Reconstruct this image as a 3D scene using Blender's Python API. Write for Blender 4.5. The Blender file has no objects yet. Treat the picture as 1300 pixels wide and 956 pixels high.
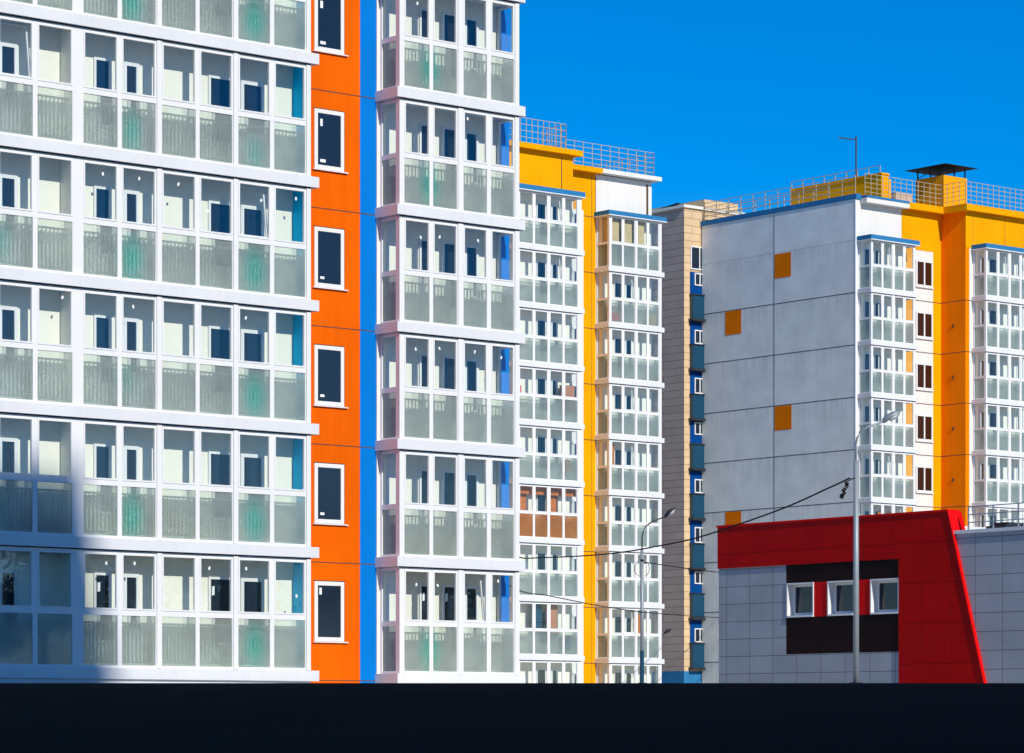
import bpy, math, random
from mathutils import Vector
R = math.radians
random.seed(7)
S = bpy.context.scene
COL = S.collection

# ------------------------------------------------------------------ camera
F = 4009.0            # focal length in pixels of the 1300 px wide photograph
HY = 922.0            # horizon row of the photograph
cam_d = bpy.data.cameras.new('camera')
cam = bpy.data.objects.new('camera', cam_d); COL.objects.link(cam)
cam.location = (0, 0, 0)
cam.rotation_euler = (R(90), 0, 0)
cam_d.sensor_width = 36.0
cam_d.lens = 36.0 * F / 1300.0
cam_d.shift_x = 0.0
cam_d.shift_y = (HY - 478.0) / 1300.0
cam_d.clip_start = 0.5; cam_d.clip_end = 6000
S.camera = cam

# local axes shared by every block: U1 along the fronts, U2 into the buildings
YAW = math.atan2(4009, 4840)
U1 = Vector((math.cos(YAW), math.sin(YAW), 0)); U2 = Vector((-math.sin(YAW), math.cos(YAW), 0))

# ------------------------------------------------------------------ light
SUN_EL = R(33)
A2 = R(-7)
sd = -U2 * math.cos(A2) + U1 * math.sin(A2)          # horizontal direction towards the sun
W = bpy.data.worlds.new('World'); S.world = W; W.use_nodes = True
nt = W.node_tree; nt.nodes.clear()
wo = nt.nodes.new('ShaderNodeOutputWorld'); bg = nt.nodes.new('ShaderNodeBackground')
sky = nt.nodes.new('ShaderNodeTexSky'); sky.sky_type = 'NISHITA'; sky.sun_disc = False
sky.sun_elevation = SUN_EL
sky.sun_rotation = math.atan2(sd.x, sd.y)
sky.altitude = 1800; sky.air_density = 1.0; sky.dust_density = 0.0; sky.ozone_density = 4.0
hs = nt.nodes.new('ShaderNodeHueSaturation'); hs.inputs['Hue'].default_value = .508; hs.inputs['Saturation'].default_value = 1.5
nt.links.new(sky.outputs[0], hs.inputs['Color'])
nt.links.new(hs.outputs[0], bg.inputs['Color'])
bg.inputs['Strength'].default_value = 0.104
nt.links.new(bg.outputs[0], wo.inputs[0])
sl = bpy.data.lights.new('sun', 'SUN'); sun = bpy.data.objects.new('sun', sl); COL.objects.link(sun)
sl.energy = 3.3; sl.angle = R(0.5); sl.color = (1.0, 0.95, 0.86)
sv = Vector((sd.x * math.cos(SUN_EL), sd.y * math.cos(SUN_EL), math.sin(SUN_EL)))
sun.rotation_euler = sv.to_track_quat('Z', 'Y').to_euler()
sun.location = (60, -60, 80)

S.view_settings.view_transform = 'Standard'; S.view_settings.look = 'None'
S.view_settings.exposure = 0.32; S.view_settings.gamma = 1.0
S.view_settings.use_curve_mapping = False
S.render.engine = 'CYCLES'
S.cycles.max_bounces = 10; S.cycles.transparent_max_bounces = 24
S.cycles.glossy_bounces = 3; S.cycles.diffuse_bounces = 5

# ------------------------------------------------------------------ materials
def newmat(name):
    m = bpy.data.materials.new(name); m.use_nodes = True
    m.node_tree.nodes.clear()
    return m, m.node_tree.nodes, m.node_tree.links

def paint(name, col, rough=0.6, var=0.06, scale=0.6, bump=0.0, bscale=30, streak=0.0, spec=0.06):
    """painted surface with faint large-scale dirt, run-down streaks and a fine grain"""
    m, n, l = newmat(name)
    o = n.new('ShaderNodeOutputMaterial'); p = n.new('ShaderNodeBsdfPrincipled')
    tc = n.new('ShaderNodeTexCoord')
    nz = n.new('ShaderNodeTexNoise'); nz.inputs['Scale'].default_value = scale; nz.inputs['Detail'].default_value = 6
    l.new(tc.outputs['Object'], nz.inputs['Vector'])
    mr = n.new('ShaderNodeMapRange'); mr.inputs['From Min'].default_value = .3; mr.inputs['From Max'].default_value = .7
    mr.inputs['To Min'].default_value = 1 - var; mr.inputs['To Max'].default_value = 1 + var * .4
    l.new(nz.outputs['Fac'], mr.inputs['Value'])
    last = mr.outputs[0]
    if streak:
        mp = n.new('ShaderNodeMapping'); mp.inputs['Scale'].default_value = (5, 5, .25)
        l.new(tc.outputs['Object'], mp.inputs['Vector'])
        n2 = n.new('ShaderNodeTexNoise'); n2.inputs['Scale'].default_value = 1.0; n2.inputs['Detail'].default_value = 5
        l.new(mp.outputs[0], n2.inputs['Vector'])
        m2 = n.new('ShaderNodeMapRange'); m2.inputs['From Min'].default_value = .45; m2.inputs['From Max'].default_value = .75
        m2.inputs['To Min'].default_value = 1; m2.inputs['To Max'].default_value = 1 - streak
        l.new(n2.outputs['Fac'], m2.inputs['Value'])
        mm = n.new('ShaderNodeMath'); mm.operation = 'MULTIPLY'
        l.new(last, mm.inputs[0]); l.new(m2.outputs[0], mm.inputs[1]); last = mm.outputs[0]
    vm = n.new('ShaderNodeVectorMath'); vm.operation = 'SCALE'; vm.inputs[0].default_value = col
    l.new(last, vm.inputs['Scale']); l.new(vm.outputs[0], p.inputs['Base Color'])
    p.inputs['Roughness'].default_value = rough
    p.inputs['Specular IOR Level'].default_value = spec
    if bump:
        n3 = n.new('ShaderNodeTexNoise'); n3.inputs['Scale'].default_value = bscale; n3.inputs['Detail'].default_value = 4
        l.new(tc.outputs['Object'], n3.inputs['Vector'])
        b = n.new('ShaderNodeBump'); b.inputs['Strength'].default_value = bump; b.inputs['Distance'].default_value = .02
        l.new(n3.outputs['Fac'], b.inputs['Height']); l.new(b.outputs[0], p.inputs['Normal'])
    l.new(p.outputs[0], o.inputs[0])
    return m

def tiles(name, col, joint, w, h, axis='y', gap=.012, rough=.35, var=.05, off=0.0, sh=(0, 0), runs=0.0):
    """cladding panels in straight courses; axis = local axis the courses run along"""
    m, n, l = newmat(name)
    o = n.new('ShaderNodeOutputMaterial'); p = n.new('ShaderNodeBsdfPrincipled')
    tc = n.new('ShaderNodeTexCoord'); sp = n.new('ShaderNodeSeparateXYZ'); cb = n.new('ShaderNodeCombineXYZ')
    l.new(tc.outputs['Object'], sp.inputs[0])
    a1 = n.new('ShaderNodeMath'); a1.operation = 'ADD'; a1.inputs[1].default_value = 100 * w + sh[0]
    a2 = n.new('ShaderNodeMath'); a2.operation = 'ADD'; a2.inputs[1].default_value = 100 * h + sh[1]
    l.new(sp.outputs[{'x': 0, 'y': 1}[axis]], a1.inputs[0]); l.new(sp.outputs[2], a2.inputs[0])
    l.new(a1.outputs[0], cb.inputs[0]); l.new(a2.outputs[0], cb.inputs[1])
    br = n.new('ShaderNodeTexBrick'); br.offset = off; br.squash = 1.0
    br.inputs['Scale'].default_value = 1.0; br.inputs['Brick Width'].default_value = w; br.inputs['Row Height'].default_value = h
    br.inputs['Mortar Size'].default_value = gap; br.inputs['Mortar Smooth'].default_value = .2
    br.inputs['Color1'].default_value = (*[c * (1 - var) for c in col], 1); br.inputs['Color2'].default_value = (*[min(1, c * (1 + var)) for c in col], 1)
    br.inputs['Mortar'].default_value = (*joint, 1)
    l.new(cb.outputs[0], br.inputs['Vector'])
    nz = n.new('ShaderNodeTexNoise'); nz.inputs['Scale'].default_value = .8; nz.inputs['Detail'].default_value = 6
    l.new(tc.outputs['Object'], nz.inputs['Vector'])
    mr = n.new('ShaderNodeMapRange'); mr.inputs['From Min'].default_value = .3; mr.inputs['From Max'].default_value = .7
    mr.inputs['To Min'].default_value = .9; mr.inputs['To Max'].default_value = 1.05
    l.new(nz.outputs['Fac'], mr.inputs['Value'])
    last = mr.outputs[0]
    if runs:
        # rain runs: stretched noise that is strongest just under each joint and dies out down the panel
        mp = n.new('ShaderNodeMapping'); mp.inputs['Scale'].default_value = (3.2, 3.2, .12); l.new(tc.outputs['Object'], mp.inputs['Vector'])
        n2 = n.new('ShaderNodeTexNoise'); n2.inputs['Scale'].default_value = 1; n2.inputs['Detail'].default_value = 6; l.new(mp.outputs[0], n2.inputs['Vector'])
        md = n.new('ShaderNodeMath'); md.operation = 'FLOORED_MODULO'; md.inputs[1].default_value = h; l.new(a2.outputs[0], md.inputs[0])
        dv = n.new('ShaderNodeMath'); dv.operation = 'DIVIDE'; dv.inputs[1].default_value = h; l.new(md.outputs[0], dv.inputs[0])
        pw = n.new('ShaderNodeMath'); pw.operation = 'POWER'; pw.inputs[1].default_value = 2.5; l.new(dv.outputs[0], pw.inputs[0])
        m2 = n.new('ShaderNodeMapRange'); m2.inputs['From Min'].default_value = .42; m2.inputs['From Max'].default_value = .7; m2.inputs['To Min'].default_value = 0; m2.inputs['To Max'].default_value = runs
        l.new(n2.outputs['Fac'], m2.inputs['Value'])
        mu = n.new('ShaderNodeMath'); mu.operation = 'MULTIPLY'; l.new(m2.outputs[0], mu.inputs[0]); l.new(pw.outputs[0], mu.inputs[1])
        sb = n.new('ShaderNodeMath'); sb.operation = 'SUBTRACT'; l.new(mr.outputs[0], sb.inputs[0]); l.new(mu.outputs[0], sb.inputs[1]); last = sb.outputs[0]
    vm = n.new('ShaderNodeVectorMath'); vm.operation = 'SCALE'
    l.new(br.outputs['Color'], vm.inputs[0]); l.new(last, vm.inputs['Scale'])
    l.new(vm.outputs[0], p.inputs['Base Color'])
    b = n.new('ShaderNodeBump'); b.invert = True; b.inputs['Strength'].default_value = .6; b.inputs['Distance'].default_value = .01
    l.new(br.outputs['Fac'], b.inputs['Height']); l.new(b.outputs[0], p.inputs['Normal'])
    p.inputs['Roughness'].default_value = rough; p.inputs['Specular IOR Level'].default_value = .06; l.new(p.outputs[0], o.inputs[0])
    return m

def fresnel_both(n, l, k=1.0):
    """Schlick reflectance of a thin pane, the same from either side"""
    lw = n.new('ShaderNodeLayerWeight'); lw.inputs['Blend'].default_value = .5
    pw = n.new('ShaderNodeMath'); pw.operation = 'POWER'; pw.inputs[1].default_value = 5
    l.new(lw.outputs['Facing'], pw.inputs[0])
    ma = n.new('ShaderNodeMath'); ma.operation = 'MULTIPLY_ADD'; ma.inputs[1].default_value = .9 * k; ma.inputs[2].default_value = .04 * k; ma.use_clamp = True
    l.new(pw.outputs[0], ma.inputs[0]); return ma
def clear_glass(name, tint=(.93, .97, .97), ior=1.5):
    m, n, l = newmat(name)
    o = n.new('ShaderNodeOutputMaterial'); t = n.new('ShaderNodeBsdfTransparent'); g = n.new('ShaderNodeBsdfGlossy')
    t.inputs[0].default_value = (*tint, 1); g.inputs['Roughness'].default_value = .01
    g.inputs['Color'].default_value = (1, 1, 1, 1)
    tc = n.new('ShaderNodeTexCoord'); nz = n.new('ShaderNodeTexNoise'); nz.inputs['Scale'].default_value = 1.6
    l.new(tc.outputs['Object'], nz.inputs['Vector'])
    b = n.new('ShaderNodeBump'); b.inputs['Strength'].default_value = .12; b.inputs['Distance'].default_value = .02
    l.new(nz.outputs['Fac'], b.inputs['Height']); l.new(b.outputs[0], g.inputs['Normal'])
    k = fresnel_both(n, l, 1.7)
    x = n.new('ShaderNodeMixShader'); l.new(k.outputs[0], x.inputs[0]); l.new(t.outputs[0], x.inputs[1]); l.new(g.outputs[0], x.inputs[2])
    l.new(x.outputs[0], o.inputs[0])
    return m

def frosted_glass(name, col, clear=.46, spots=()):
    """milky balcony glazing: part of the light scatters, part goes straight through to the railing behind.
    spots = (x, z, rx, rz) soft turquoise patches mixed into the glass colour"""
    m, n, l = newmat(name)
    o = n.new('ShaderNodeOutputMaterial')
    tr = n.new('ShaderNodeBsdfTransparent'); tr.inputs[0].default_value = (.82, .93, .91, 1)
    tl = n.new('ShaderNodeBsdfTranslucent'); df = n.new('ShaderNodeBsdfDiffuse'); gl = n.new('ShaderNodeBsdfGlossy')
    gl.inputs['Roughness'].default_value = .03
    tc = n.new('ShaderNodeTexCoord')
    nz = n.new('ShaderNodeTexNoise'); nz.inputs['Scale'].default_value = .9; nz.inputs['Detail'].default_value = 2
    l.new(tc.outputs['Object'], nz.inputs['Vector'])
    mr = n.new('ShaderNodeMapRange'); mr.inputs['From Min'].default_value = .3; mr.inputs['From Max'].default_value = .7
    mr.inputs['To Min'].default_value = .78; mr.inputs['To Max'].default_value = 1.12
    l.new(nz.outputs['Fac'], mr.inputs['Value'])
    vm = n.new('ShaderNodeVectorMath'); vm.operation = 'SCALE'; vm.inputs[0].default_value = col
    l.new(mr.outputs[0], vm.inputs['Scale'])
    c = vm.outputs[0]
    for (sx, sz, rx, rz, amt) in spots:  # turquoise tint, strongest at the centre and fading outward
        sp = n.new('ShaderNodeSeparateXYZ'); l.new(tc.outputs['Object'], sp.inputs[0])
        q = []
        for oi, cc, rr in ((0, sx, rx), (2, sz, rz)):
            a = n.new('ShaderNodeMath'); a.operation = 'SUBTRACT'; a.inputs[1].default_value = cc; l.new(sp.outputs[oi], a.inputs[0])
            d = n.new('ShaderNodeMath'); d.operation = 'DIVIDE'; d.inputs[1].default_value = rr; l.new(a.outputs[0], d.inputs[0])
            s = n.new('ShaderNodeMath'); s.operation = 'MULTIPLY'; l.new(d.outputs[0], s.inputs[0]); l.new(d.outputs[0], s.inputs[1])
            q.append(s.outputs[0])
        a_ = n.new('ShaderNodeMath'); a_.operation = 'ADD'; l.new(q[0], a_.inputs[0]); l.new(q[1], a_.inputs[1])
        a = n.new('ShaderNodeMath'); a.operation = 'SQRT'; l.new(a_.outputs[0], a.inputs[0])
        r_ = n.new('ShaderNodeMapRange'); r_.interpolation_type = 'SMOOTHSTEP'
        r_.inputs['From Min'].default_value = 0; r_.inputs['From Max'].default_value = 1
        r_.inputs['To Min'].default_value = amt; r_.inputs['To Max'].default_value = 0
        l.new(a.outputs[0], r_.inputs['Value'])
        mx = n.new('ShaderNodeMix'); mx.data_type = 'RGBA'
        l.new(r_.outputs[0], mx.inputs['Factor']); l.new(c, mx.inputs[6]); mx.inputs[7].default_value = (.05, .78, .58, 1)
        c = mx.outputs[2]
    l.new(c, tl.inputs[0]); l.new(c, df.inputs[0])
    x1 = n.new('ShaderNodeMixShader'); x1.inputs[0].default_value = .45
    l.new(df.outputs[0], x1.inputs[1]); l.new(tl.outputs[0], x1.inputs[2])
    rf = n.new('ShaderNodeBsdfRefraction'); rf.inputs['IOR'].default_value = 1.35; rf.inputs['Roughness'].default_value = .13
    rf.inputs['Color'].default_value = (.86, .95, .93, 1)
    xr = n.new('ShaderNodeMixShader'); xr.inputs[0].default_value = .68
    l.new(tr.outputs[0], xr.inputs[1]); l.new(rf.outputs[0], xr.inputs[2])
    x2 = n.new('ShaderNodeMixShader'); x2.inputs[0].default_value = clear
    l.new(x1.outputs[0], x2.inputs[1]); l.new(xr.outputs[0], x2.inputs[2])
    f = fresnel_both(n, l, 1.0)
    x3 = n.new('ShaderNodeMixShader'); l.new(f.outputs[0], x3.inputs[0]); l.new(x2.outputs[0], x3.inputs[1]); l.new(gl.outputs[0], x3.inputs[2])
    l.new(x3.outputs[0], o.inputs[0])
    return m

def plain(name, col, rough=.5, metal=0.0, spec=.5):
    m, n, l = newmat(name)
    o = n.new('ShaderNodeOutputMaterial'); p = n.new('ShaderNodeBsdfPrincipled')
    tc = n.new('ShaderNodeTexCoord'); nz = n.new('ShaderNodeTexNoise'); nz.inputs['Scale'].default_value = 3
    l.new(tc.outputs['Object'], nz.inputs['Vector'])
    mr = n.new('ShaderNodeMapRange'); mr.inputs['To Min'].default_value = rough - .08; mr.inputs['To Max'].default_value = rough + .08
    l.new(nz.outputs['Fac'], mr.inputs['Value']); l.new(mr.outputs[0], p.inputs['Roughness'])
    p.inputs['Base Color'].default_value = (*col, 1); p.inputs['Metallic'].default_value = metal
    p.inputs['Specular IOR Level'].default_value = spec
    l.new(p.outputs[0], o.inputs[0])
    return m

M = {}
M['frame'] = paint('white_frame', (.80, .80, .79), .4, .03, 1.2)
M['band'] = paint('white_band', (.74, .75, .76), .5, .05, .8, streak=.05)
M['band_far'] = paint('white_band_far', (.74, .75, .76), .5, .05, .8, streak=.08)
M['cream'] = paint('cream_plaster', (.88, .85, .73), .85, .06, .9, .15, 40)
M['white_wall'] = paint('white_wall', (.80, .76, .70), .8, .05, .5, .15, 30, streak=.06)
M['orange'] = paint('orange_paint', (.88, .13, .0), .75, .15, .45, .35, 30, streak=.10)
M['yellow'] = paint('yellow_paint', (.90, .38, .0), .75, .12, .4, .3, 30, streak=.10)
M['ochre'] = paint('ochre_paint', (.95, .23, .0), .75, .07, .5, .2, 35, streak=.1)
M['blue'] = paint('blue_paint', (.0, .19, .64), .7, .06, .5, .15, 35)
M['sky_blue'] = paint('sky_blue_paint', (.0, .52, .90), .6, .05, .5)
M['sidewall'] = paint('side_wall_paint', (.78, .81, .78), .8, .2, .45, .3, 20, streak=.06)
M['square'] = paint('orange_square_paint', (.95, .21, .0), .75, .08, .8, .2, 30)
M['joint'] = plain('joint_sealant', (.035, .03, .028), .9)
M['rust_joint'] = plain('brown_joint_sealant', (.10, .055, .03), .9)
M['gap'] = plain('shadow_gap_rubber', (.01, .01, .012), .8)
M['dark_glass'] = plain('dark_window_glass', (.012, .022, .04), .1, 0, .45)
M['brown_glass'] = plain('brown_window_glass', (.035, .012, .006), .25, 0, .5)
M['glass'] = clear_glass('clear_glass')
M['railing'] = plain('grey_railing_paint', (.18, .21, .21), .5)
M['rail_yellow'] = plain('galvanised_rail', (.52, .43, .28), .5, .1)
M['blue_cap'] = paint('blue_roof_cap', (.03, .19, .40), .45, .08, 1.5)
M['sticker'] = plain('paper_sticker', (.85, .86, .86), .8)
M['steel'] = plain('galvanised_steel', (.30, .34, .35), .5, .25)
M['dark_steel'] = plain('dark_steel', (.03, .035, .04), .5, .3)
M['black'] = plain('black_rubber', (.005, .005, .005), .7, 0, .2)
M['frost_A'] = frosted_glass('frosted_glass', (.78, .88, .80), .6)
M['frost_far'] = frosted_glass('frosted_glass_far', (.58, .70, .67), .55)
M['frost_amber'] = frosted_glass('amber_glass', (.62, .25, .07), .15)
M['wood'] = paint('wood_lining', (.55, .17, .03), .5, .2, 3)
M['curtain'] = paint('beige_blind', (.60, .47, .24), .8, .1, 4)
M['lamp_lens'] = plain('lamp_lens', (.70, .76, .78), .15, 0, .8)

M['deep_blue'] = paint('deep_blue_paint', (.0, .055, .24), .6, .06, .5)
M['teal'] = plain('teal_tinted_panel', (.004, .055, .11), .35)
# ------------------------------------------------------------------ mesh helpers
class MB:
    def __init__(s): s.v = []; s.f = []; s.sm = False
    def box(s, x0, x1, y0, y1, z0, z1):
        if x1 < x0: x0, x1 = x1, x0
        if y1 < y0: y0, y1 = y1, y0
        if z1 < z0: z0, z1 = z1, z0
        b = len(s.v)
        s.v += [(x0, y0, z0), (x1, y0, z0), (x1, y1, z0), (x0, y1, z0), (x0, y0, z1), (x1, y0, z1), (x1, y1, z1), (x0, y1, z1)]
        s.f += [tuple(b + i for i in q) for q in ((0, 3, 2, 1), (4, 5, 6, 7), (0, 1, 5, 4), (1, 2, 6, 5), (2, 3, 7, 6), (3, 0, 4, 7))]
        return s
    def quad(s, *p):
        b = len(s.v); s.v += list(p); s.f.append(tuple(range(b, b + len(p)))); return s
    def prism_x(s, pts, x0, x1):
        """polygon in (y,z) pulled along x"""
        b = len(s.v); k = len(pts)
        s.v += [(x0, y, z) for y, z in pts] + [(x1, y, z) for y, z in pts]
        s.f.append(tuple(b + i for i in range(k))); s.f.append(tuple(b + k + i for i in reversed(range(k))))
        for i in range(k):
            j = (i + 1) % k; s.f.append((b + i, b + k + i, b + k + j, b + j))
        return s
    def tube(s, pts, rad, seg=8, cap=True):
        pts = [Vector(p) for p in pts]; b = len(s.v); k = len(pts)
        rad = rad if isinstance(rad, (list, tuple)) else [rad] * k
        for i, p in enumerate(pts):
            d = (pts[min(i + 1, k - 1)] - pts[max(i - 1, 0)]).normalized()
            up = Vector((0, 0, 1)) if abs(d.z) < .9 else Vector((1, 0, 0))
            e1 = d.cross(up).normalized(); e2 = d.cross(e1).normalized()
            for q in range(seg):
                a = 2 * math.pi * q / seg
                s.v.append(tuple(p + (e1 * math.cos(a) + e2 * math.sin(a)) * rad[i]))
        for i in range(k - 1):
            for q in range(seg):
                r = (q + 1) % seg
                s.f.append((b + i * seg + q, b + i * seg + r, b + (i + 1) * seg + r, b + (i + 1) * seg + q))
        if cap:
            s.f.append(tuple(b + q for q in reversed(range(seg)))); s.f.append(tuple(b + (k - 1) * seg + q for q in range(seg)))
        return s
    def obj(s, name, mat, parent=None, label=None, bevel=0, smooth=False):
        me = bpy.data.meshes.new(name); me.from_pydata(s.v, [], s.f); me.validate(); me.update()
        if smooth:
            for p in me.polygons: p.use_smooth = True
        o = bpy.data.objects.new(name, me); COL.objects.link(o)
        me.materials.append(mat)
        if parent: o.parent = parent
        if label: o['label'] = label
        if bevel:
            bm = o.modifiers.new('bevel', 'BEVEL'); bm.width = bevel; bm.segments = 1; bm.limit_method = 'ANGLE'
        return o

def thing(name, label, cat, loc=(0, 0, 0), yaw=0.0, group=None):
    o = bpy.data.objects.new(name, None); COL.objects.link(o)
    o.empty_display_size = .5
    o.location = loc; o.rotation_euler = (0, 0, yaw)
    o['label'] = label; o['category'] = cat
    if group: o['group'] = group
    return o
def tag(o, label, cat, group=None):
    o['label'] = label; o['category'] = cat
    if group: o['group'] = group
    return o
def copy_part(o, parent, dz):
    c = o.copy(); COL.objects.link(c); c.parent = parent; c.location = (o.location.x, o.location.y, o.location.z + dz)
    for ch in list(o.children):
        d = ch.copy(); COL.objects.link(d); d.parent = c
    return c

class Frame:
    """local frame of one building: x along U1, y along U2; photo columns -> local x on the plane y = yp"""
    def __init__(s, px, D):
        s.O = Vector(((px - 650) / F * D, D, 0))
    def a(s, px, yp=0.0):
        r = (px - 650) / F; o = s.O + U2 * yp
        return (r * o.y - o.x) / (U1.x - r * U1.y)
    def ys(s, px, xp=0.0):
        """local y on the plane x = xp seen at photo column px"""
        r = (px - 650) / F; o = s.O + U1 * xp
        return (r * o.y - o.x) / (U2.x - r * U2.y)
    def z(s, px, py, yp=0.0):
        a = s.a(px, yp); t = (s.O + U1 * a + U2 * yp).y
        return (HY - py) / F * t
    def zs(s, px, py, xp=0.0):
        b = s.ys(px, xp); t = (s.O + U1 * xp + U2 * b).y
        return (HY - py) / F * t

# ------------------------------------------------------------------ ground
def hz(y):
    if y < 2: return -1.6
    if y < 45:
        t = (y - 2) / 43; t = t * t * (3 - 2 * t); return -1.6 + t * (1.6 + .605)
    if y < 260: return .605 + (y - 45) * .01335
    return .605 + 215 * .01335
def make_ground():
    xs = [-3000, -1000, -400, -200, -120] + list(range(-80, 81, 10)) + [120, 200, 400, 1000, 3000]
    ys = [-3000, -800, -300, -120, -60, -30, -15, -5, 0] + list(range(2, 61, 2)) + list(range(70, 261, 10)) + [320, 500, 1000, 4000]
    v = [(x, y, hz(y)) for y in ys for x in xs]; nx = len(xs)
    f = [(j * nx + i, j * nx + i + 1, (j + 1) * nx + i + 1, (j + 1) * nx + i) for j in range(len(ys) - 1) for i in range(nx - 1)]
    me = bpy.data.meshes.new('ground'); me.from_pydata(v, [], f); me.update()
    for p in me.polygons: p.use_smooth = True
    o = bpy.data.objects.new('ground', me); COL.objects.link(o)
    m, n, l = newmat('worn_asphalt')
    out = n.new('ShaderNodeOutputMaterial'); p = n.new('ShaderNodeBsdfPrincipled'); tc = n.new('ShaderNodeTexCoord')
    n1 = n.new('ShaderNodeTexNoise'); n1.inputs['Scale'].default_value = .25; n1.inputs['Detail'].default_value = 8
    n2 = n.new('ShaderNodeTexNoise'); n2.inputs['Scale'].default_value = 60; n2.inputs['Detail'].default_value = 3
    l.new(tc.outputs['Object'], n1.inputs['Vector']); l.new(tc.outputs['Object'], n2.inputs['Vector'])
    cr = n.new('ShaderNodeValToRGB'); cr.color_ramp.elements[0].position = .3; cr.color_ramp.elements[1].position = .75
    cr.color_ramp.elements[0].color = (.0045, .0035, .0025, 1); cr.color_ramp.elements[1].color = (.013, .010, .007, 1)
    l.new(n1.outputs['Fac'], cr.inputs[0]); l.new(cr.outputs[0], p.inputs['Base Color'])
    b = n.new('ShaderNodeBump'); b.inputs['Strength'].default_value = .5; b.inputs['Distance'].default_value = .01
    l.new(n2.outputs['Fac'], b.inputs['Height']); l.new(b.outputs[0], p.inputs['Normal'])
    p.inputs['Roughness'].default_value = 1.0; p.inputs['Specular IOR Level'].default_value = .05
    l.new(p.outputs[0], out.inputs[0])
    me.materials.append(m); o['kind'] = 'structure'
    # unseen courtyard ground beyond the rise, made pale to bounce light onto walls
    me.materials.append(paint('pale_bounce_concrete', (.46, .44, .40), .9, .15, .3, .2, 20))
    for p in me.polygons:
        if 46 < p.center.y < 320 and abs(p.center.x) < 200: p.material_index = 1
make_ground()

# ------------------------------------------------------------------ glazed balconies
FL = 2.8
def window_mesh(parent, x0, x1, z0, z1, y, split=0, glass='dark_glass', name='window', fw=.06, label=None):
    """framed window in the plane y facing -y: frame mesh with its pane as sub-part or sibling"""
    fr = MB()
    fr.box(x0, x0 + fw, y - .05, y + .02, z0, z1).box(x1 - fw, x1, y - .05, y + .02, z0, z1)
    fr.box(x0 + fw, x1 - fw, y - .05, y + .02, z1 - fw, z1).box(x0 + fw, x1 - fw, y - .05, y + .02, z0, z0 + fw)
    for k in range(split):
        xm = x0 + (x1 - x0) * (k + 1) / (split + 1)
        fr.box(xm - fw * .55, xm + fw * .55, y - .045, y + .02, z0 + fw, z1 - fw)
    f = fr.obj(name, M['frame'], parent, label)
    return f

def pane_quad(mb, x0, x1, z0, z1, y):
    mb.quad((x0, y, z0), (x1, y, z0), (x1, y, z1), (x0, y, z1))

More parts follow.
